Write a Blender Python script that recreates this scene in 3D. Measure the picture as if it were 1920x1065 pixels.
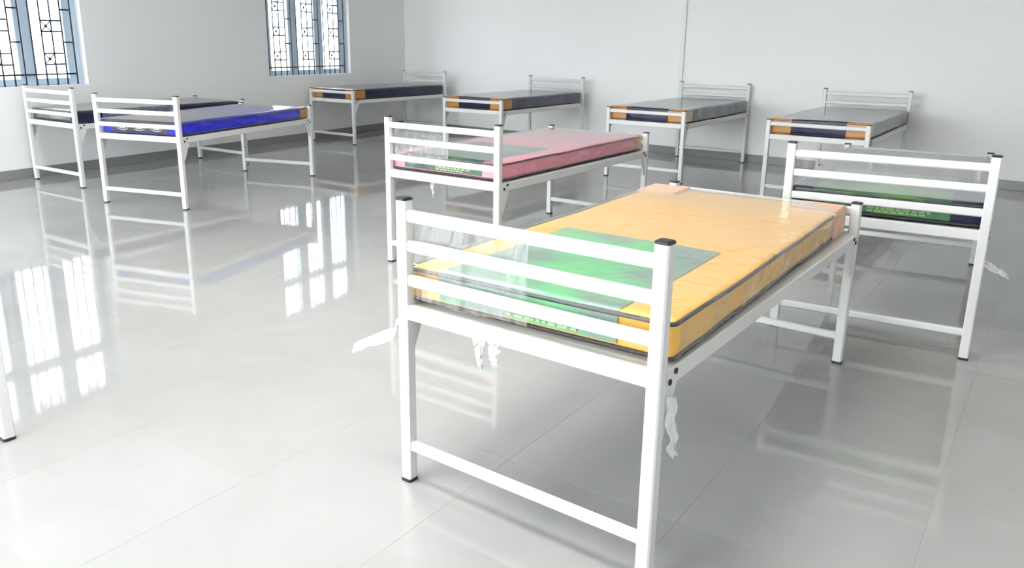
import bpy, bmesh, math, random
from mathutils import Vector, Matrix, noise

# ------------------------------------------------------------------ clear
for o in list(bpy.data.objects):
    bpy.data.objects.remove(o, do_unlink=True)
scene = bpy.context.scene
COL = scene.collection
random.seed(7)
PI = math.pi

# ------------------------------------------------------------------ camera
YAW = math.radians(40.0)          # room axes against the camera heading
CAM_H, PITCH, ROLL = 1.4764, 0.2596, -0.0108
FPX, CX, CY = 1492.15, 938.79, 474.96


def cam2world(x, y, z=0.0):
    c, s = math.cos(YAW), math.sin(YAW)
    return Vector((x * c - y * s, x * s + y * c, z))


cam = bpy.data.cameras.new('camera')
cam_o = bpy.data.objects.new('camera', cam)
COL.objects.link(cam_o)
rt = cam2world(1, 0)
fw = cam2world(0, math.cos(PITCH), -math.sin(PITCH))
up = cam2world(0, math.sin(PITCH), math.cos(PITCH))
cr, sr = math.cos(ROLL), math.sin(ROLL)
r2 = rt * cr - up * sr
u2 = rt * sr + up * cr
mw = Matrix((r2, u2, -fw)).transposed().to_4x4()
mw.translation = Vector((0, 0, CAM_H))
cam_o.matrix_world = mw
cam.sensor_width = 36.0
cam.lens = FPX / 1920 * 36.0
cam.shift_x = (960 - CX) / 1920
cam.shift_y = (CY - 532.5) / 1920
cam.clip_start = 0.05
cam.clip_end = 300
scene.camera = cam_o

# ------------------------------------------------------------------ world, exposure
SKY = 2.9
FILL_GLOW = 10.0                        # glow of the fill panels added to the ceiling
world = bpy.data.worlds.new('world')
scene.world = world
world.use_nodes = True
bg = world.node_tree.nodes['Background']
bg.inputs['Color'].default_value = (0.90, 0.95, 1.0, 1)
bg.inputs['Strength'].default_value = SKY
vs = scene.view_settings
vs.view_transform = 'Standard'
vs.look = 'None'
vs.gamma = 1.0
vs.use_curve_mapping = False
vs.exposure = 1.93

# ------------------------------------------------------------------ room numbers
ROOM_H = 3.4
Y_BACK, Y_REAR, X_RIGHT = 9.95, -2.3, 2.2
CORNER = Vector((-10.596, 9.948, 0))           # back left corner
ALEFT = math.radians(100.0)                     # heading of the left wall, toward the corner
LDIR = Vector((math.cos(ALEFT), math.sin(ALEFT), 0))
LNRM = Vector((-math.sin(ALEFT), math.cos(ALEFT), 0))   # out of the room
S_CORNER = 4.0634
LWORG = CORNER - LDIR * S_CORNER                # s = 0 on the left wall
S_REAR = -((LWORG.y - Y_REAR) / LDIR.y)
WIN_Z0, WIN_Z1 = 0.955, 2.80
WIN_W = 1.76
WIN_S = [1.725, -2.80]                     # window centres along the left wall
ADDED_WIN_Y = [-0.6]                          # centres of unseen windows added in the right wall for light
ADDED_OPENING = (-8.3, -1.5, 3.2)                        # unseen opening added in the rear wall to let in light: x0, x1, height


def portal(name, loc, rot, w, h):
    l = bpy.data.lights.new(name, 'AREA')
    l.shape = 'RECTANGLE'
    l.size, l.size_y = w, h
    l.cycles.is_portal = True
    o = bpy.data.objects.new(name, l)
    o.location, o.rotation_euler = loc, rot
    COL.objects.link(o)


for i, s in enumerate(WIN_S):
    p = LWORG + LDIR * s + LNRM * 0.30
    portal('window_portal', (p.x, p.y, (WIN_Z0 + WIN_Z1) / 2), (PI / 2, 0, ALEFT - PI), WIN_W, WIN_Z1 - WIN_Z0)
for y in ADDED_WIN_Y:
    portal('window_portal', (X_RIGHT + 0.30, y, (WIN_Z0 + WIN_Z1) / 2), (PI / 2, 0, PI / 2), WIN_W, WIN_Z1 - WIN_Z0)
portal('added_opening_portal', ((ADDED_OPENING[0] + ADDED_OPENING[1]) / 2, Y_REAR - 0.25, ADDED_OPENING[2] / 2), (-PI / 2, 0, 0), ADDED_OPENING[1] - ADDED_OPENING[0], ADDED_OPENING[2])


# ------------------------------------------------------------------ materials
MATS = {}


def mat(name, color, rough=0.5, metal=0.0, spec=0.5, noise_amt=0.0, noise_scale=8.0, bump=0.0, bump_scale=60.0, color2=None):
    m = bpy.data.materials.new(name)
    m.use_nodes = True
    nt = m.node_tree
    b = nt.nodes['Principled BSDF']
    b.inputs['Base Color'].default_value = (*color, 1)
    b.inputs['Roughness'].default_value = rough
    b.inputs['Metallic'].default_value = metal
    b.inputs['Specular IOR Level'].default_value = spec
    tc = nt.nodes.new('ShaderNodeTexCoord')
    if noise_amt or color2:
        n = nt.nodes.new('ShaderNodeTexNoise')
        n.inputs['Scale'].default_value = noise_scale
        n.inputs['Detail'].default_value = 4
        nt.links.new(tc.outputs['Object'], n.inputs['Vector'])
        mx = nt.nodes.new('ShaderNodeMix')
        mx.data_type = 'RGBA'
        c2 = color2 or tuple(c * (1 - noise_amt) for c in color)
        mx.inputs[6].default_value = (*color, 1)
        mx.inputs[7].default_value = (*c2, 1)
        nt.links.new(n.outputs['Fac'], mx.inputs[0])
        nt.links.new(mx.outputs[2], b.inputs['Base Color'])
    if bump:
        n2 = nt.nodes.new('ShaderNodeTexNoise')
        n2.inputs['Scale'].default_value = bump_scale
        n2.inputs['Detail'].default_value = 3
        nt.links.new(tc.outputs['Object'], n2.inputs['Vector'])
        bp = nt.nodes.new('ShaderNodeBump')
        bp.inputs['Strength'].default_value = bump
        bp.inputs['Distance'].default_value = 0.01
        nt.links.new(n2.outputs['Fac'], bp.inputs['Height'])
        nt.links.new(bp.outputs['Normal'], b.inputs['Normal'])
    MATS[name] = m
    return m


def film_mat(name, base, milk, rough):
    """thin clear plastic: transparent, mirror-like at grazing angles, a little milky"""
    m = bpy.data.materials.new(name)
    m.use_nodes = True
    nt = m.node_tree
    nt.nodes.remove(nt.nodes['Principled BSDF'])
    out = nt.nodes['Material Output']
    tr = nt.nodes.new('ShaderNodeBsdfTransparent')
    gl = nt.nodes.new('ShaderNodeBsdfGlossy')
    gl.inputs['Roughness'].default_value = rough
    df = nt.nodes.new('ShaderNodeBsdfDiffuse')
    df.inputs['Color'].default_value = (0.9, 0.9, 0.9, 1)
    lw = nt.nodes.new('ShaderNodeLayerWeight')
    lw.inputs['Blend'].default_value = 0.5
    pw = nt.nodes.new('ShaderNodeMath'); pw.operation = 'POWER'
    pw.inputs[1].default_value = 3.0
    ml = nt.nodes.new('ShaderNodeMath'); ml.operation = 'MULTIPLY_ADD'
    ml.inputs[1].default_value = 1 - base
    ml.inputs[2].default_value = base
    nt.links.new(lw.outputs['Facing'], pw.inputs[0])
    nt.links.new(pw.outputs[0], ml.inputs[0])
    a = nt.nodes.new('ShaderNodeMixShader')
    cs = nt.nodes.new('ShaderNodeMath'); cs.operation = 'SUBTRACT'
    cs.inputs[0].default_value = 1.06
    nt.links.new(lw.outputs['Facing'], cs.inputs[1])
    hz = nt.nodes.new('ShaderNodeMath'); hz.operation = 'DIVIDE'; hz.use_clamp = True
    hz.inputs[0].default_value = milk
    nt.links.new(cs.outputs[0], hz.inputs[1])
    nt.links.new(hz.outputs[0], a.inputs[0])
    nt.links.new(tr.outputs[0], a.inputs[1]); nt.links.new(df.outputs[0], a.inputs[2])
    b = nt.nodes.new('ShaderNodeMixShader')
    nt.links.new(ml.outputs[0], b.inputs[0])
    nt.links.new(a.outputs[0], b.inputs[1]); nt.links.new(gl.outputs[0], b.inputs[2])
    nt.links.new(b.outputs[0], out.inputs['Surface'])
    # fine crinkles in the film
    tc = nt.nodes.new('ShaderNodeTexCoord')
    n2 = nt.nodes.new('ShaderNodeTexNoise')
    n2.inputs['Scale'].default_value = 9.0
    n2.inputs['Detail'].default_value = 5
    n2.inputs['Distortion'].default_value = 1.2
    nt.links.new(tc.outputs['Object'], n2.inputs['Vector'])
    bp = nt.nodes.new('ShaderNodeBump')
    bp.inputs['Strength'].default_value = 0.25
    bp.inputs['Distance'].default_value = 0.012
    nt.links.new(n2.outputs['Fac'], bp.inputs['Height'])
    nt.links.new(bp.outputs['Normal'], gl.inputs['Normal'])
    MATS[name] = m
    return m


mat('wall_paint', (0.88, 0.88, 0.865), 0.55, noise_amt=0.04, noise_scale=0.7, bump=0.03, bump_scale=90)
mat('ceiling_paint', (0.88, 0.88, 0.87), 0.7, noise_amt=0.02)
mat('skirting', (0.26, 0.26, 0.255), 0.2, noise_amt=0.12, noise_scale=5)
mat('grout', (0.36, 0.36, 0.35), 0.7, noise_amt=0.1)
mat('white_steel', (0.71, 0.71, 0.695), 0.28, noise_amt=0.04, noise_scale=20)
mat('black_plastic', (0.02, 0.02, 0.022), 0.4, noise_amt=0.2)
mat('dark_bolt', (0.06, 0.06, 0.06), 0.4, metal=0.7, noise_amt=0.2)
mat('plywood', (0.50, 0.42, 0.32), 0.6, noise_amt=0.25, noise_scale=6)
mat('window_frame_sky_tint', (0.66, 0.82, 0.97), 0.35, noise_amt=0.08)  # blue tint and bloom of the sky put into the frame colour
mat('iron', (0.02, 0.025, 0.04), 0.45, metal=0.2, noise_amt=0.2)
mat('conduit_plastic', (0.84, 0.84, 0.82), 0.4, noise_amt=0.05)
mat('outside_paving', (0.55, 0.54, 0.50), 0.8, noise_amt=0.2, noise_scale=1.5)
mat('mattress_amber', (0.92, 0.54, 0.12), 0.7, noise_amt=0.10, noise_scale=5, bump=0.12, spec=0.12)
mat('mattress_pink', (0.95, 0.37, 0.44), 0.7, noise_amt=0.10, noise_scale=5, bump=0.12, spec=0.12)
mat('mattress_navy', (0.010, 0.012, 0.060), 0.6, noise_amt=0.2, noise_scale=5, bump=0.12, spec=0.12)
mat('mattress_blue', (0.012, 0.020, 0.72), 0.6, noise_amt=0.15, noise_scale=5, bump=0.12, spec=0.12)
mat('piping_dark', (0.05, 0.04, 0.045), 0.6, noise_amt=0.2)
mat('guard_orange', (0.62, 0.27, 0.035), 0.55, noise_amt=0.2, noise_scale=12)
mat('guard_peach', (0.84, 0.52, 0.36), 0.6, noise_amt=0.25, noise_scale=18)
mat('guard_straw', (0.66, 0.46, 0.20), 0.6, noise_amt=0.2, noise_scale=12)
film_mat('film', 0.022, 0.006, 0.10)
film_mat('film_milky', 0.08, 0.07, 0.14)
film_mat('film_white', 0.15, 0.55, 0.2)
film_mat('window_glass', 0.05, 0.0, 0.0)


def floor_mat():
    m = bpy.data.materials.new('polished_tile')
    m.use_nodes = True
    nt = m.node_tree
    b = nt.nodes['Principled BSDF']
    b.inputs['Roughness'].default_value = 0.04
    b.inputs['Specular IOR Level'].default_value = 0.4
    tc = nt.nodes.new('ShaderNodeTexCoord')
    geo = nt.nodes.new('ShaderNodeNewGeometry')
    oi = nt.nodes.new('ShaderNodeObjectInfo')
    n = nt.nodes.new('ShaderNodeTexNoise')
    n.inputs['Scale'].default_value = 2.5
    n.inputs['Detail'].default_value = 6
    n.inputs['Distortion'].default_value = 0.8
    nt.links.new(geo.outputs['Position'], n.inputs['Vector'])
    ad = nt.nodes.new('ShaderNodeMath'); ad.operation = 'MULTIPLY_ADD'
    ad.inputs[1].default_value = 0.25
    nt.links.new(oi.outputs['Random'], ad.inputs[0])
    nt.links.new(n.outputs['Fac'], ad.inputs[2])
    rp = nt.nodes.new('ShaderNodeValToRGB')
    rp.color_ramp.elements[0].position = 0.3
    rp.color_ramp.elements[1].position = 0.9
    rp.color_ramp.elements[0].color = (0.345, 0.345, 0.335, 1)
    rp.color_ramp.elements[1].color = (0.39, 0.39, 0.38, 1)
    nt.links.new(ad.outputs[0], rp.inputs[0])
    nt.links.new(rp.outputs[0], b.inputs['Base Color'])
    MATS['polished_tile'] = m


floor_mat()


def label_mat(name, edge, mid, text, sx=1.0):
    """printed label: darker border, brighter printed middle, faint lines of small print"""
    m = bpy.data.materials.new(name)
    m.use_nodes = True
    nt = m.node_tree
    b = nt.nodes['Principled BSDF']
    b.inputs['Roughness'].default_value = 0.45
    tc = nt.nodes.new('ShaderNodeTexCoord')
    n = nt.nodes.new('ShaderNodeTexNoise')
    n.inputs['Scale'].default_value = 3.2
    n.inputs['Detail'].default_value = 2
    nt.links.new(tc.outputs['Object'], n.inputs['Vector'])
    rp = nt.nodes.new('ShaderNodeValToRGB')
    rp.color_ramp.elements[0].position = 0.42
    rp.color_ramp.elements[1].position = 0.62
    rp.color_ramp.elements[0].color = (*edge, 1)
    rp.color_ramp.elements[1].color = (*mid, 1)
    nt.links.new(n.outputs['Fac'], rp.inputs[0])
    nt.links.new(rp.outputs[0], b.inputs['Base Color'])
    MATS[name] = m


label_mat('label_green', (0.20, 0.30, 0.25), (0.14, 0.58, 0.22), (0.8, 0.8, 0.5))
label_mat('label_dark_green', (0.03, 0.08, 0.05), (0.05, 0.20, 0.08), (0.8, 0.8, 0.5))
label_mat('label_bright_green', (0.02, 0.14, 0.06), (0.12, 0.42, 0.05), (0.8, 0.8, 0.5))
label_mat('label_black', (0.012, 0.012, 0.015), (0.03, 0.03, 0.03), (0.8, 0.8, 0.8))
label_mat('label_grey', (0.09, 0.13, 0.12), (0.14, 0.18, 0.16), (0.8, 0.8, 0.8))
mat('print_pale', (0.62, 0.60, 0.50), 0.5, noise_amt=0.3, noise_scale=40)
mat('print_yellow', (0.45, 0.60, 0.30), 0.5, noise_amt=0.3, noise_scale=40)


# ------------------------------------------------------------------ mesh helpers
class MB:
    def __init__(self):
        self.v, self.f, self.sm = [], [], []

    def add(self, verts, faces, smooth=False):
        o = len(self.v)
        self.v += [tuple(p) for p in verts]
        self.f += [tuple(i + o for i in f) for f in faces]
        self.sm += [smooth] * len(faces)

    def box(self, x0, x1, y0, y1, z0, z1):
        self.add([(x0, y0, z0), (x1, y0, z0), (x1, y1, z0), (x0, y1, z0), (x0, y0, z1), (x1, y0, z1), (x1, y1, z1), (x0, y1, z1)],
                 [(0, 3, 2, 1), (4, 5, 6, 7), (0, 1, 5, 4), (1, 2, 6, 5), (2, 3, 7, 6), (3, 0, 4, 7)])

    def bar(self, axis, a0, a1, c1, c2, w1, w2, ch=0.005):
        """chamfered bar along axis 0/1/2; c1,c2 centre and w1,w2 size on the other two axes (in xyz order)"""
        h1, h2 = w1 / 2, w2 / 2
        ring = [(-h1 + ch, -h2), (h1 - ch, -h2), (h1, -h2 + ch), (h1, h2 - ch), (h1 - ch, h2), (-h1 + ch, h2), (-h1, h2 - ch), (-h1, -h2 + ch)]
        vs_ = []
        for a in (a0, a1):
            for p, q in ring:
                u, w = c1 + p, c2 + q
                vs_.append({0: (a, u, w), 1: (u, a, w), 2: (u, w, a)}[axis])
        fs = [(i, (i + 1) % 8, 8 + (i + 1) % 8, 8 + i) for i in range(8)]
        fs += [tuple(range(7, -1, -1)), tuple(range(8, 16))]
        if axis == 1:
            fs = [tuple(reversed(f)) for f in fs]
        self.add(vs_, fs)

    def tube(self, pts, r, n=6, closed=False):
        pts = [Vector(p) for p in pts]
        m = len(pts)
        vs_, fs = [], []
        for i, p in enumerate(pts):
            a = pts[(i - 1) % m] if (closed or i > 0) else p
            b = pts[(i + 1) % m] if (closed or i < m - 1) else p
            t = (b - a).normalized()
            ref = Vector((0, 0, 1)) if abs(t.z) < 0.9 else Vector((1, 0, 0))
            u = t.cross(ref).normalized()
            w = u.cross(t)
            for k in range(n):
                an = 2 * PI * k / n
                vs_.append(p + u * (r * math.cos(an)) + w * (r * math.sin(an)))
        rng = m if closed else m - 1
        for i in range(rng):
            for k in range(n):
                a, b = i * n + k, i * n + (k + 1) % n
                c, d = ((i + 1) % m) * n + (k + 1) % n, ((i + 1) % m) * n + k
                fs.append((a, b, c, d))
        if not closed:
            fs.append(tuple(range(n - 1, -1, -1)))
            fs.append(tuple(range((m - 1) * n, m * n)))
        self.add(vs_, fs, True)

    def prism(self, poly, axis, a0, a1):
        n = len(poly)
        vs_ = []
        for a in (a0, a1):
            for p, q in poly:
                vs_.append({0: (a, p, q), 1: (p, a, q), 2: (p, q, a)}[axis])
        fs = [(i, (i + 1) % n, n + (i + 1) % n, n + i) for i in range(n)]
        fs += [tuple(range(n - 1, -1, -1)), tuple(range(n, 2 * n))]
        self.add(vs_, fs)

    def mesh(self, name, material):
        me = bpy.data.meshes.new(name)
        me.from_pydata(self.v, [], self.f)
        for p, s in zip(me.polygons, self.sm):
            p.use_smooth = s
        bm = bmesh.new()
        bm.from_mesh(me)
        bmesh.ops.recalc_face_normals(bm, faces=bm.faces)
        bm.to_mesh(me)
        bm.free()
        me.materials.append(MATS[material])
        return me

    def build(self, name, material, parent=None):
        return link(name, self.mesh(name, material), parent)


def link(name, me, parent=None):
    o = bpy.data.objects.new(name, me)
    COL.objects.link(o)
    if parent is not None:
        o.parent = parent
    return o


def tag(o, label=None, cat=None, group=None, kind=None):
    if label: o['label'] = label
    if cat: o['category'] = cat
    if group: o['group'] = group
    if kind: o['kind'] = kind
    return o


def empty(name, loc, rz=0.0):
    o = bpy.data.objects.new(name, None)
    o.empty_display_size = 0.1
    o.location = loc
    o.rotation_euler = (0, 0, rz)
    COL.objects.link(o)
    return o


# ------------------------------------------------------------------ room shell
TH = 0.22

# floor: grout bed plus tiles
fb = MB()
fb.box(-11.6, X_RIGHT + 0.3, Y_REAR - 0.3, Y_BACK + 0.3, -0.12, -0.0006)
floor = fb.build('floor', 'grout')
tag(floor, 'polished pale grey tiled floor of the whole room', kind='structure')

TILE = 0.655
TA = math.radians(5.0)
T0 = cam2world(-0.338, 2.084)
tu = Vector((math.cos(TA), math.sin(TA), 0))
tv = Vector((-math.sin(TA), math.cos(TA), 0))


def left_x(y):
    return LWORG.x + LDIR.x / LDIR.y * (y - LWORG.y)


def in_view(p):
    q = mw.inverted() @ p
    if q.z > -0.3:
        return None
    u, v = CX + FPX * q.x / -q.z, CY - FPX * q.y / -q.z
    if -60 < u < 1980 and 180 < v < 1130:
        return -q.z
    return None


tm = MB()
g = TILE / 2 - 0.0005
c_ = 0.0004
ring0 = [(-g, -g), (g, -g), (g, g), (-g, g)]
ring1 = [(-g + c_, -g + c_), (g - c_, -g + c_), (g - c_, g - c_), (-g + c_, g - c_)]
tm.add([(*p, -0.010) for p in ring0] + [(*p, -c_) for p in ring0] + [(*p, 0) for p in ring1],
       [(3, 2, 1, 0), (8, 9, 10, 11)] + [(i, (i + 1) % 4, 4 + (i + 1) % 4, 4 + i) for i in range(4)] + [(4 + i, 4 + (i + 1) % 4, 8 + (i + 1) % 4, 8 + i) for i in range(4)])
tile_me = tm.mesh('floor_tile', 'polished_tile')
near, rest = [], []
for i in range(-26, 22):
    for j in range(-14, 22):
        c = T0 + tu * ((i + 0.5) * TILE) + tv * ((j + 0.5) * TILE)
        if not (left_x(c.y) - 0.45 < c.x < X_RIGHT + 0.4 and Y_REAR - 0.4 < c.y < Y_BACK + 0.4):
            continue
        best = None
        for du in (-0.5, 0, 0.5):
            for dv in (-0.5, 0, 0.5):
                d = in_view(c + tu * (du * TILE) + tv * (dv * TILE))
                if d is not None:
                    best = d if best is None else min(best, d)
        (near if best is not None else rest).append((best or 1e9, c))
near.sort(key=lambda t: t[0])
rest += near[300:]
near = near[:300]
for d, c in near:
    o = link('floor_tile', tile_me, floor)
    o.location = c
    o.rotation_euler = (random.uniform(-1, 1) * 0.0006, random.uniform(-1, 1) * 0.0006, TA)
rb = MB()
for d, c in rest:
    vs_ = [c + tu * v[0] + tv * v[1] + Vector((0, 0, v[2])) for v in tm.v]
    rb.add(vs_, tm.f)
tag(rb.build('floor_tile_field', 'polished_tile', floor), kind='stuff')

# back wall, right wall, ceiling
b = MB(); b.box(-11.2, X_RIGHT + TH, Y_BACK, Y_BACK + TH, -0.1, ROOM_H + 0.1)
tag(b.build('wall_back', 'wall_paint'), 'plain off-white wall behind the row of beds', kind='structure')
b = MB()
ye = [Y_REAR] + [e for y in ADDED_WIN_Y for e in (y - WIN_W / 2, y + WIN_W / 2)] + [Y_BACK]
for k in range(0, len(ye), 2):
    b.box(X_RIGHT, X_RIGHT + TH, ye[k], ye[k + 1], -0.1, ROOM_H + 0.1)
for y in ADDED_WIN_Y:
    b.box(X_RIGHT, X_RIGHT + TH, y - WIN_W / 2, y + WIN_W / 2, -0.1, WIN_Z0)
    b.box(X_RIGHT, X_RIGHT + TH, y - WIN_W / 2, y + WIN_W / 2, WIN_Z1, ROOM_H + 0.1)
tag(b.build('wall_right', 'wall_paint'), 'plain off-white side wall', kind='structure')
b = MB(); b.box(-11.4, X_RIGHT + TH, Y_REAR - TH, Y_BACK + TH, ROOM_H, ROOM_H + 0.15)
tag(b.build('ceiling', 'ceiling_paint'), 'flat white ceiling', kind='structure')
# rear wall with the wide opening added to let in daylight
b = MB()
b.box(-9.2, ADDED_OPENING[0], Y_REAR - TH, Y_REAR, -0.1, ROOM_H + 0.1)
b.box(ADDED_OPENING[1], X_RIGHT + TH, Y_REAR - TH, Y_REAR, -0.1, ROOM_H + 0.1)
b.box(ADDED_OPENING[0], ADDED_OPENING[1], Y_REAR - TH, Y_REAR, ADDED_OPENING[2], ROOM_H + 0.1)
tag(b.build('wall_rear', 'wall_paint'), 'off-white wall with a wide opening added to let in daylight', kind='structure')
# left wall in its own frame: local x = s along the wall, local y = outwards
left = MB()
ss = sorted(WIN_S)
edges = [S_REAR - 0.3]
for s in ss:
    edges += [s - WIN_W / 2, s + WIN_W / 2]
edges.append(S_CORNER + 0.1)
for k in range(0, len(edges), 2):
    left.box(edges[k], edges[k + 1], 0, TH, -0.1, ROOM_H + 0.1)
for s in ss:
    left.box(s - WIN_W / 2, s + WIN_W / 2, 0, TH, -0.1, WIN_Z0)
    left.box(s - WIN_W / 2, s + WIN_W / 2, 0, TH, WIN_Z1, ROOM_H + 0.1)
wl = left.build('wall_left', 'wall_paint')
wl.location = LWORG
wl.rotation_euler = (0, 0, ALEFT)
tag(wl, 'off-white wall with tall barred windows', kind='structure')

# skirting tiles
b = MB(); b.bar(0, left_x(Y_BACK) + 0.02, X_RIGHT, Y_BACK - 0.005, 0.052, 0.012, 0.104, 0.003)
tag(b.build('baseboard_back', 'skirting'), 'grey tile skirting along the wall behind the beds', kind='structure')
b = MB(); b.bar(0, S_REAR + 0.02, S_CORNER - 0.01, -0.005, 0.052, 0.012, 0.104, 0.003)
bl = b.build('baseboard_left', 'skirting')
bl.location, bl.rotation_euler = LWORG, (0, 0, ALEFT)
tag(bl, 'grey tile skirting below the windows', kind='structure')


# ------------------------------------------------------------------ windows with grilles
PANE_W, PITCHW = 0.36, 0.545
FR_Y0, FR_Y1 = 0.10, 0.16
Z_TR0, Z_TR1 = 2.13, 2.27


def make_window(n, loc, rz, label):
    root = empty('window_%d' % n, loc, rz)
    tag(root, label, kind='structure')
    h = WIN_W / 2
    # sill board
    m = MB(); m.bar(0, -h, h, 0.10, WIN_Z0 - 0.004, 0.19, 0.03, 0.004)
    m.build('sill', 'wall_paint', root)
    f = MB()
    zb, zt = WIN_Z0 + 0.012, WIN_Z1
    cy, dy = (FR_Y0 + FR_Y1) / 2, FR_Y1 - FR_Y0
    cs = [-PITCHW, 0, PITCHW]
    xs = [-h] + [e for c in cs for e in (c - PANE_W / 2, c + PANE_W / 2)] + [h]
    for k in range(0, len(xs), 2):
        f.bar(2, zb, zt, (xs[k] + xs[k + 1]) / 2, cy, xs[k + 1] - xs[k], dy, 0.006)
    for c in cs:
        for z0, z1 in ((zb, zb + 0.07), (Z_TR0, Z_TR1), (zt - 0.06, zt)):
            f.bar(0, c - PANE_W / 2, c + PANE_W / 2, cy, (z0 + z1) / 2, dy - 0.004, z1 - z0, 0.006)
    f.build('window_frame', 'window_frame_sky_tint', root)
    pm = {}
    for c in cs:
        for z0, z1 in ((zb + 0.07, Z_TR0), (Z_TR1, zt - 0.06)):
            if (z0, z1) not in pm:
                g_ = MB(); g_.box(-PANE_W / 2, PANE_W / 2, cy - 0.002, cy + 0.002, z0, z1)
                pm[(z0, z1)] = g_.mesh('pane', 'window_glass')
            o = link('pane', pm[(z0, z1)], root)
            o.location = (c, 0, 0)
    # iron grille close to the inner face of the wall
    GY, GP, R = 0.035, 0.1155, 0.0075
    gr = empty('window_grille', (0, 0, 0)); gr.parent = root
    x0 = -0.842
    bars = [x0 + GP * k for k in range(15)]
    bm_ = MB(); bm_.bar(2, WIN_Z0 + 0.01, WIN_Z1 - 0.01, 0, GY, 0.015, 0.012, 0.002)
    bme = bm_.mesh('bar', 'iron')
    for x in bars:
        o = link('bar', bme, gr); o.location = (x, 0, 0)
    hz = MB()
    for z in (1.083, 2.70):
        hz.bar(0, bars[0], bars[-1], GY + 0.006, z, 0.010, 0.016, 0.002)
    cross = MB()
    for gI in range(3):
        k0 = 1 + gI * 5
        xa, xb = bars[k0], bars[k0 + 1]
        xc = bars[k0 + 2]
        xd = bars[min(k0 + 3, 14)]
        z = 1.189
        while z < 2.62:
            for zz in (z, z + GP):
                hz.bar(0, xa, xc, GY + 0.006, zz, 0.010, 0.016, 0.002)
            cross.tube([(xa, GY, z), (xb, GY, z + GP)], 0.006, 5)
            cross.tube([(xa, GY + 0.004, z + GP), (xb, GY + 0.004, z)], 0.006, 5)
            pts = [((xa + xb) / 2 + 0.014 * math.cos(a * PI / 5), GY + 0.002, z + GP / 2 + 0.014 * math.sin(a * PI / 5)) for a in range(10)]
            cross.tube(pts, 0.005, 5, True)
            if z + 0.2335 < 2.6:
                hz.bar(0, xc, xd, GY + 0.006, z + 0.2335, 0.010, 0.016, 0.002)
            z += 0.345
    hz.build('crossbars', 'iron', gr)
    cross.build('cross_ornament', 'iron', gr)


make_window(1, LWORG + LDIR * WIN_S[0], ALEFT, 'tall three-light window with black iron grille near the room corner')
make_window(2, LWORG + LDIR * WIN_S[1], ALEFT, 'tall three-light barred window above the leftmost bed')
for k, y in enumerate(ADDED_WIN_Y):
    make_window(3 + k, Vector((X_RIGHT, y, 0)), -PI / 2, 'tall barred window in the side wall near the doorway')

# paving outside
b = MB(); b.box(-45, 30, -45, 40, -0.4, -0.15)
tag(b.build('outside_paving', 'outside_paving'), 'pale paving outside the building', kind='structure')

# fill panels added to the ceiling, out of view, to brighten the room
lm = bpy.data.materials.new('fill_diffuser')
lm.use_nodes = True
lb = lm.node_tree.nodes['Principled BSDF']
lb.inputs['Base Color'].default_value = (0.9, 0.9, 0.9, 1)
lb.inputs['Emission Color'].default_value = (1.0, 0.985, 0.96, 1)
lb.inputs['Emission Strength'].default_value = FILL_GLOW
MATS['fill_diffuser'] = lm
for lx_, ly_, where in ((-1.8, 1.3, 'nearer to the side wall'), (-3.7, 2.5, 'farther from the side wall')):
    lo_ = empty('ceiling_fill', (lx_, ly_, ROOM_H))
    tag(lo_, 'flat white fill panel added to the ceiling out of view, ' + where, 'lamp', 'added ceiling fill panels')
    m_ = MB()
    for a0, a1, b0, b1 in ((-0.62, 0.62, -0.32, -0.29), (-0.62, 0.62, 0.29, 0.32), (-0.62, -0.59, -0.29, 0.29), (0.59, 0.62, -0.29, 0.29)):
        m_.box(a0, a1, b0, b1, -0.05, 0)
    m_.build('fill_frame', 'white_steel', lo_)
    m_ = MB(); m_.box(-0.59, 0.59, -0.29, 0.29, -0.042, -0.03)
    m_.build('fill_panel', 'fill_diffuser', lo_)

# cable conduit on the back wall
cd = MB(); cd.bar(2, 0.35, ROOM_H, -5.21, Y_BACK - 0.014, 0.055, 0.028, 0.005)
co = cd.build('cable_conduit', 'conduit_plastic')
tag(co, 'thin white vertical cable conduit running up the back wall', 'conduit')

# ------------------------------------------------------------------ bed frame
W, L, HH, HF = 0.90, 2.034, 0.9945, 0.782
PW = 0.042
BED = {}


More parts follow.
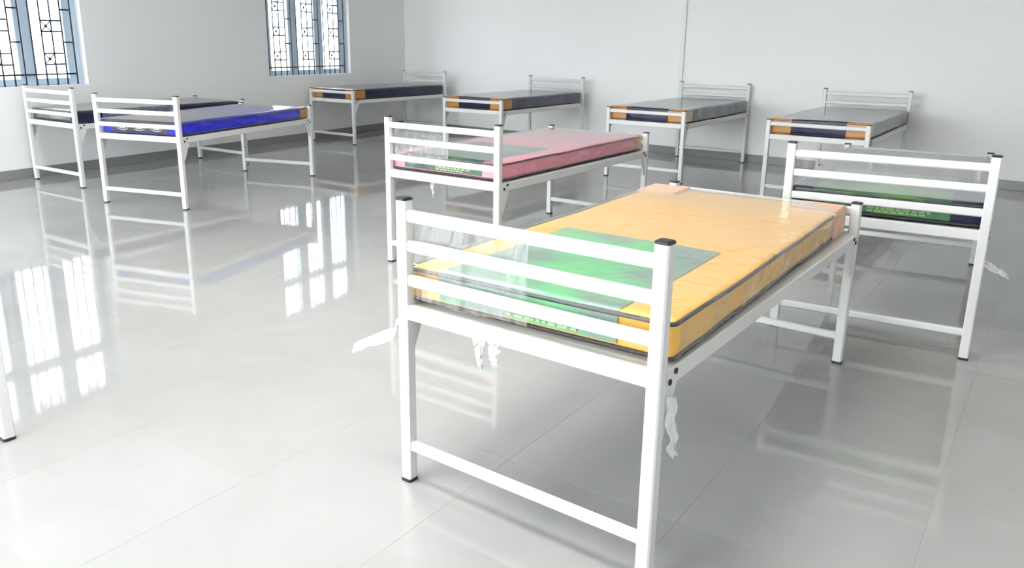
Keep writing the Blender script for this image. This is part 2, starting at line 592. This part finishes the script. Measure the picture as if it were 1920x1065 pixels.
def bed_meshes():
    D = BED
    for k, hgt in (('post_head', HH), ('post_foot', HF)):
        m = MB(); m.bar(2, 0.012, hgt - 0.004, 0, 0, PW, PW, 0.005); D[k] = m.mesh('post', 'white_steel')
        m = MB(); m.bar(2, hgt - 0.004, hgt + 0.003, 0, 0, PW + 0.002, PW + 0.002, 0.006)
        m.bar(2, hgt + 0.003, hgt + 0.005, 0, 0, PW - 0.008, PW - 0.008, 0.005)
        D[k + '_cap'] = m.mesh('end_cap', 'black_plastic')
    m = MB(); m.bar(2, 0, 0.012, 0, 0, PW + 0.003, PW + 0.003, 0.006); D['foot'] = m.mesh('rubber_foot', 'black_plastic')
    y0, y1 = -W / 2 + PW / 2, W / 2 - PW / 2
    m = MB(); m.bar(1, y0, y1, 0, 0, 0.026, 0.038, 0.006); D['rail'] = m.mesh('rail', 'white_steel')
    m = MB(); m.bar(1, y0, y1, 0, 0, 0.030, 0.052, 0.005); D['end_frame'] = m.mesh('end_frame', 'white_steel')
    m = MB(); m.bar(1, y0, y1, 0, 0, 0.026, 0.036, 0.006); D['stretcher'] = m.mesh('stretcher', 'white_steel')
    m = MB()
    m.bar(0, PW / 2, L - PW / 2, 0, 0, 0.042, 0.052, 0.004)
    D['side'] = m.mesh('side_rail', 'white_steel')
    m = MB(); m.prism([(0, 0), (0.075, 0), (0.075, -0.012), (0.012, -0.15), (0, -0.15)], 1, -0.0025, 0.0025)
    D['gusset'] = m.mesh('gusset', 'white_steel')
    m = MB(); m.bar(0, 0.02, L - 0.02, 0, 0, 0.86, 0.012, 0.002); D['board'] = m.mesh('base_board', 'white_steel')
    m = MB(); m.bar(1, -0.003, 0.003, 0, 0, 0.016, 0.016, 0.004); D['bolt'] = m.mesh('bolt', 'dark_bolt')


bed_meshes()
Z_FRAME = 0.615


def make_bed(head_cam, th_deg, label):
    p = cam2world(*head_cam)
    root = empty('metal_bed_frame', p, math.radians(th_deg) + YAW)
    tag(root, label, 'bed', 'white steel beds in the room')
    for sx, key in ((0, 'post_head'), (L, 'post_foot')):
        for sy in (1, -1):
            po = link('post', BED[key], root); po.location = (sx, sy * W / 2, 0)
            link('end_cap', BED[key + '_cap'], po)
            link('rubber_foot', BED['foot'], po)
    for z in (0.940, 0.842, 0.727):
        o = link('head_rail', BED['rail'], root); o.location = (0, 0, z)
    o = link('foot_rail', BED['rail'], root); o.location = (L, 0, 0.743)
    for x in (0, L):
        o = link('end_frame', BED['end_frame'], root); o.location = (x, 0, Z_FRAME + 0.004)
        o = link('stretcher', BED['stretcher'], root); o.location = (x, 0, 0.135)
    for sy in (1, -1):
        o = link('side_rail', BED['side'], root); o.location = (0, sy * W / 2, Z_FRAME)
        for x, dx in ((PW / 2, 0.016), (PW / 2, 0.05), (L - PW / 2, -0.016), (L - PW / 2, -0.05)):
            bo = link('bolt', BED['bolt'], o); bo.location = (x + dx, sy * 0.0225, 0.012 if abs(dx) > 0.03 else -0.010)
        gq = link('gusset', BED['gusset'], root); gq.location = (PW / 2, sy * (W / 2 + 0.012), Z_FRAME - 0.026)
        gq = link('gusset', BED['gusset'], root); gq.location = (L - PW / 2, sy * (W / 2 + 0.012), Z_FRAME - 0.026); gq.scale = (-1, 1, 1)
    o = link('base_board', BED['board'], root); o.location = (0, 0, 0.633)
    return root


# ------------------------------------------------------------------ mattress
def rounded_rect(x0, x1, y0, y1, r, n=4):
    pts = []
    for cx, cy, a0 in ((x1 - r, y1 - r, 0), (x0 + r, y1 - r, PI / 2), (x0 + r, y0 + r, PI), (x1 - r, y0 + r, 1.5 * PI)):
        for k in range(n + 1):
            a = a0 + PI / 2 * k / n
            pts.append((cx + r * math.cos(a), cy + r * math.sin(a)))
    return pts


def slab(x0, x1, y0, y1, z0, z1, off, seed, amp, nx=40, ny=18, nz=4, e=0.018, wrink=0.0):
    """soft rounded slab surface; off grows it, amp makes it uneven"""
    m = MB()
    x0 -= off; x1 += off; y0 -= off; y1 += off; z0 -= off; z1 += off
    cx, cy, cz = (x0 + x1) / 2, (y0 + y1) / 2, (z0 + z1) / 2
    hx, hy, hz = (x1 - x0) / 2, (y1 - y0) / 2, (z1 - z0) / 2
    idx, verts, faces = {}, [], []

    def P(u, v, w):
        key = (round(u, 5), round(v, 5), round(w, 5))
        if key in idx:
            return idx[key]
        q = Vector((u * hx, v * hy, w * hz))
        # round the edges
        inner = Vector((max(-hx + e, min(hx - e, q.x)), max(-hy + e, min(hy - e, q.y)), max(-hz + e, min(hz - e, q.z))))
        d = q - inner
        if d.length > e:
            q = inner + d.normalized() * e
        dd = noise.noise(Vector((q.x * 2.2 + seed, q.y * 2.2, w * 0.3))) * amp
        if w > -0.5:
            q.z += dd
        n1 = noise.noise(Vector((q.x * 5, q.y * 5, seed + 3.0)))
        q.y += v * n1 * amp * 0.8
        q.x += u * n1 * amp * 0.4
        if wrink:
            k = noise.noise(Vector((q.x * 7 + seed, q.y * 26, q.z * 30))) + 0.6 * noise.noise(Vector((q.x * 30 + seed, q.y * 9, q.z * 14)))
            k = max(0.0, k)
            dirv = Vector((u * (abs(u) > 0.98), v * (abs(v) > 0.98), 0.3 * w * (w > 0.98)))
            q += dirv * (k * wrink)
        idx[key] = len(verts)
        verts.append(Vector((cx, cy, cz)) + q)
        return idx[key]

    def lin(n):
        return [-1 + 2 * i / n for i in range(n + 1)]
    X, Y, Z = lin(nx), lin(ny), lin(nz)
    # tighter rows near the edges
    X = [-1, -1 + e / hx / 2, -1 + e / hx] + X[1:-1] + [1 - e / hx, 1 - e / hx / 2, 1]
    Y = [-1, -1 + e / hy / 2, -1 + e / hy] + Y[1:-1] + [1 - e / hy, 1 - e / hy / 2, 1]
    Z = [-1, -1 + e / hz / 2, -1 + e / hz] + [z for z in Z[1:-1] if abs(z) < 1 - e / hz - 0.02] + [1 - e / hz, 1 - e / hz / 2, 1]
    for w in (-1, 1):
        for i in range(len(X) - 1):
            for j in range(len(Y) - 1):
                faces.append((P(X[i], Y[j], w), P(X[i + 1], Y[j], w), P(X[i + 1], Y[j + 1], w), P(X[i], Y[j + 1], w)))
    for v in (-1, 1):
        for i in range(len(X) - 1):
            for k in range(len(Z) - 1):
                faces.append((P(X[i], v, Z[k]), P(X[i + 1], v, Z[k]), P(X[i + 1], v, Z[k + 1]), P(X[i], v, Z[k + 1])))
    for u in (-1, 1):
        for j in range(len(Y) - 1):
            for k in range(len(Z) - 1):
                faces.append((P(u, Y[j], Z[k]), P(u, Y[j + 1], Z[k]), P(u, Y[j + 1], Z[k + 1]), P(u, Y[j], Z[k + 1])))
    m.add(verts, faces, True)
    return m


MX0, MX1 = 0.036, 1.990
MZ0, MZ1 = 0.6455, 0.759
MWD = 0.88


def top_z(x, y, seed, amp):
    cx = (MX0 + MX1) / 2
    return noise.noise(Vector(((x - cx) * 2.2 + seed, y * 2.2, 0.3))) * amp


def make_mattress(bed, cover, label_m, guard_m, label, seed, rot=0.0, dy=0.0, guard_off=0.005, guards=((1, 1), (1, -1)), print_kind='lines', x0=MX0, x1=MX1, glen=0.20, lab_len=0.80, MZ1=MZ1, wd=MWD):
    bw = bed.matrix_basis
    root = bpy.data.objects.new('mattress', None)
    root.empty_display_size = 0.1
    COL.objects.link(root)
    M = Matrix.Translation(bed.location) @ Matrix.Rotation(bed.rotation_euler.z, 4, 'Z') @ Matrix.Translation((0, dy, 0)) @ Matrix.Rotation(rot, 4, 'Z')
    root.location = M.translation
    root.rotation_euler = (0, 0, bed.rotation_euler.z + rot)
    tag(root, label, 'mattress', 'plastic-wrapped mattresses on the beds')
    amp = 0.006
    h = wd / 2
    slab(x0, x1, -h, h, MZ0 + 0.004, MZ1, 0, seed, amp).build('cover', cover, root)
    pb = MB()
    rp = rounded_rect(x0 - 0.001, x1 + 0.001, -h - 0.001, h + 0.001, 0.022, 4)
    loop = []
    for i, p in enumerate(rp):
        q = rp[(i + 1) % len(rp)]
        n = max(1, int(math.hypot(q[0] - p[0], q[1] - p[1]) / 0.08))
        for k in range(n):
            loop.append((p[0] + (q[0] - p[0]) * k / n, p[1] + (q[1] - p[1]) * k / n))
    for z in (MZ1 - 0.008, MZ0 + 0.010):
        m = MB()
        m.tube([(p[0], p[1], z + (top_z(p[0], p[1], seed, amp) if z > 0.7 else 0)) for p in loop], 0.0065, 6, True)
        m.build('piping', 'piping_dark', root)
    # printed label wrapped over the head end: on the top and down the end face
    if label_m:
        yl0, yl1 = -0.30, 0.335
        m = MB()
        prof = []
        for k in range(13):
            prof.append((x0 + lab_len - (lab_len - 0.02) * k / 12, None))
        vs_, nrow = [], 9
        path = [(x, 'top') for x, _ in prof] + [(x0 + 0.006, 'edge')] + [(x0 - 0.004, z) for z in (MZ1 - 0.022, MZ1 - 0.06, MZ0 + 0.022)]
        for x, kind in path:
            for j in range(nrow):
                y = yl0 + (yl1 - yl0) * j / (nrow - 1)
                tz = top_z(x, y, seed, amp)
                if kind == 'top': z = MZ1 + tz + 0.0028
                elif kind == 'edge': z = MZ1 + tz - 0.003
                else: z = kind
                xx = x if not isinstance(kind, float) else x - 0.002
                vs_.append((xx, y, z))
        fs = []
        for i in range(len(path) - 1):
            for j in range(nrow - 1):
                a = i * nrow + j
                fs.append((a, a + 1, a + nrow + 1, a + nrow))
        m.add(vs_, fs, True)
        lo = m.build('label_sheet', label_m, root)
        # faint print on the end face and the top
        rr = random.Random(seed)
        m = MB()
        xf = x0 - 0.0085
        if print_kind == 'ovals':
            for k in range(3):
                yc = 0.20 - 0.19 * k
                pts = [(xf, yc + 0.062 * math.cos(a * PI / 8), 0.700 + 0.020 * math.sin(a * PI / 8)) for a in range(16)]
                m.tube(pts, 0.004, 5, True)
                m.box(xf - 0.001, xf + 0.002, yc - 0.035, yc + 0.035, 0.693, 0.707)
            m.build('print', 'print_pale', lo)
        else:
            for row, (z, n, hh) in enumerate(((0.712, 7, 0.007), (0.694, 9, 0.005), (0.680, 8, 0.004))):
                y = 0.07
                for k in range(n):
                    wd = rr.uniform(0.012, 0.035)
                    m.box(xf - 0.001, xf + 0.002, y - wd, y, z - hh, z + hh)
                    y -= wd + 0.008
            m.build('print', 'print_yellow', lo)
    for sx, sy in guards:
        xa, xb = (x1 - glen, x1 + guard_off) if sx > 0 else (x0 - guard_off, x0 + glen)
        ya, yb = (h - 0.19, h + guard_off) if sy > 0 else (-h - guard_off, -h + 0.19)
        m = MB()
        zc = (MZ0 + MZ1) / 2 + 0.001
        m.bar(0, xa, xb, (ya + yb) / 2, zc + 0.002, yb - ya, MZ1 - MZ0 - 0.002 + 2 * guard_off, 0.008)
        m.build('corner_guard', guard_m, root)
    # clear plastic wrap
    slab(x0, x1, -h, h, MZ0 + 0.014, MZ1, 0.011, seed, amp, nx=90, ny=44, nz=8, e=0.02, wrink=0.007).build('plastic_wrap', 'film', root)
    return root


# ------------------------------------------------------------------ loose film on the frames
def film_sheet(bed, ya, yb, za, zb, x, seed, material='film_milky'):
    m = MB()
    ny, nz = 60, 10
    vs_ = []
    for j in range(nz + 1):
        for i in range(ny + 1):
            t, w = i / ny, j / nz
            y = ya + (yb - ya) * t
            z = za + (zb - za) * w + 0.01 * noise.noise(Vector((y * 6, seed, 0)))
            rip = 0.010 * noise.noise(Vector((y * 38 + 2 * w, w * 1.1, seed))) + 0.006 * noise.noise(Vector((y * 90, w * 2, seed + 5)))
            vs_.append((x + 0.016 + rip, y, z))
    fs = [(j * (ny + 1) + i, j * (ny + 1) + i + 1, (j + 1) * (ny + 1) + i + 1, (j + 1) * (ny + 1) + i) for j in range(nz) for i in range(ny)]
    m.add(vs_, fs, True)
    return m.build('plastic_film', material, bed)


def film_tail(bed, pts, w0, w1, seed, material='film_white', across=(0, 1, 0)):
    """crumpled strip of film along a path"""
    m = MB()
    n, k = 14, 7
    ac = Vector(across)
    pts = [Vector(p) for p in pts]
    vs_ = []
    for i in range(n + 1):
        t = i / n * (len(pts) - 1)
        a = min(int(t), len(pts) - 2)
        c = pts[a].lerp(pts[a + 1], t - a)
        w = w0 + (w1 - w0) * i / n
        for j in range(k + 1):
            s = j / k - 0.5
            jit = Vector((noise.noise(Vector((i * 0.3, j * 0.6, seed))), noise.noise(Vector((i * 0.3, j * 0.6, seed + 9))), 0.5 * noise.noise(Vector((i * 0.5, j * 0.5, seed + 3))))) * 0.013
            vs_.append(c + ac * (s * w) + jit)
    fs = [(i * (k + 1) + j, i * (k + 1) + j + 1, (i + 1) * (k + 1) + j + 1, (i + 1) * (k + 1) + j) for i in range(n) for j in range(k)]
    m.add(vs_, fs, True)
    return m.build('plastic_tail', material, bed)


# ------------------------------------------------------------------ the beds
A = make_bed((0.053, 2.213), 53.4, 'white steel bed nearest the camera, carrying the amber mattress')
make_mattress(A, 'mattress_amber', 'label_green', 'guard_peach', 'amber mattress with green label and peach corners, wrapped in clear plastic', 1.0, rot=math.radians(1.7), dy=0.002, guard_off=0.010, wd=0.93, x0=0.052, x1=1.982)
film_sheet(A, 0.43, -0.02, 0.66, 0.925, 0.0, 1.3)
film_tail(A, [(-0.02, 0.135, 0.60), (-0.022, 0.13, 0.56), (-0.02, 0.12, 0.50)], 0.05, 0.006, 2.0)
film_tail(A, [(-0.02, 0.075, 0.60), (-0.022, 0.075, 0.57), (-0.02, 0.07, 0.53)], 0.045, 0.02, 4.0)
film_tail(A, [(0.04, -0.475, 0.56), (0.045, -0.485, 0.46), (0.06, -0.49, 0.38)], 0.05, 0.03, 6.0, across=(0.8, -0.3, 0))
film_tail(A, [(0.0, 0.475, 0.60), (-0.01, 0.50, 0.53), (-0.03, 0.68, 0.44)], 0.06, 0.035, 8.0, across=(0.3, 0, 0.9))

B = make_bed((-0.388, 5.052), 54.4, 'white steel bed carrying the pink mattress, in mid room')
make_mattress(B, 'mattress_pink', 'label_dark_green', 'guard_straw', 'pink mattress with dark piping, wrapped in clear plastic', 2.0, rot=math.radians(0.5), glen=0.10)
film_sheet(B, 0.43, -0.05, 0.70, 0.925, 0.0, 3.3)
film_tail(B, [(0.1, 0.16, 0.60), (0.1, 0.16, 0.54), (0.1, 0.15, 0.47)], 0.03, 0.01, 12.0)

C = make_bed((1.882, 3.871), 59.2, 'white steel bed at the right edge with a bright green label under its rails')
make_mattress(C, 'mattress_navy', 'label_bright_green', 'guard_orange', 'navy mattress with bright green printed label, at the right edge', 3.0, guards=())
film_sheet(C, 0.42, -0.40, 0.68, 0.925, 0.0, 5.3, 'film')
film_tail(C, [(0.03, -0.47, 0.48), (0.06, -0.53, 0.45), (0.10, -0.58, 0.41)], 0.05, 0.03, 15.0, across=(0, 0.3, 0.9))

D = make_bed((-3.232, 7.098), 70.3, 'white steel bed with royal blue mattress, left of mid room')
make_mattress(D, 'mattress_blue', 'label_black', 'guard_orange', 'royal blue mattress with black oval-printed end and orange far corner', 4.0, guards=((1, -1), (1, 1)), print_kind='ovals', glen=0.12)
film_sheet(D, 0.40, -0.40, 0.77, 0.925, 0.0, 7.3, 'film')

Ebed = make_bed((-4.712 + 0.10, 8.269 - 0.06), 56.3, 'leftmost white steel bed, under the barred window')
make_mattress(Ebed, 'mattress_navy', 'label_grey', 'guard_orange', 'navy mattress with grey label on the leftmost bed under the window', 5.0, guards=())

F = make_bed((-1.305, 13.55), 233.6, 'white steel bed in the far corner, first of the back row')
make_mattress(F, 'mattress_navy', None, 'guard_orange', 'navy mattress with orange corners in the far room corner', 6.0, MZ1=0.785)
G = make_bed((0.786, 11.933), 235.0, 'white steel bed second from the far corner in the back row')
make_mattress(G, 'mattress_navy', None, 'guard_orange', 'navy mattress with orange corners, directly behind the pink mattress', 7.0, MZ1=0.785)
H = make_bed((2.744, 10.518), 234.9, 'white steel bed in the back row at the vertical wall conduit')
make_mattress(H, 'mattress_navy', None, 'guard_orange', 'navy mattress with orange corners on the bed at the wall conduit', 8.0, MZ1=0.785)
I = make_bed((4.122, 9.173), -125.2, 'white steel bed at the right end of the back row')
make_mattress(I, 'mattress_navy', None, 'guard_orange', 'navy mattress with orange corners, rightmost in the back row', 9.0, MZ1=0.785)

# bed of which only one leg shows at the left edge
leg = cam2world(-1.862, 2.735)
J = make_bed((0, 0), 0, 'white steel bed of which one leg shows at the lower left picture edge')
J.location = (leg.x - L, leg.y - W / 2, 0)
J.rotation_euler = (0, 0, 0)
make_mattress(J, 'mattress_navy', None, 'guard_orange', 'navy mattress on the bed beyond the lower left picture edge', 10.0)
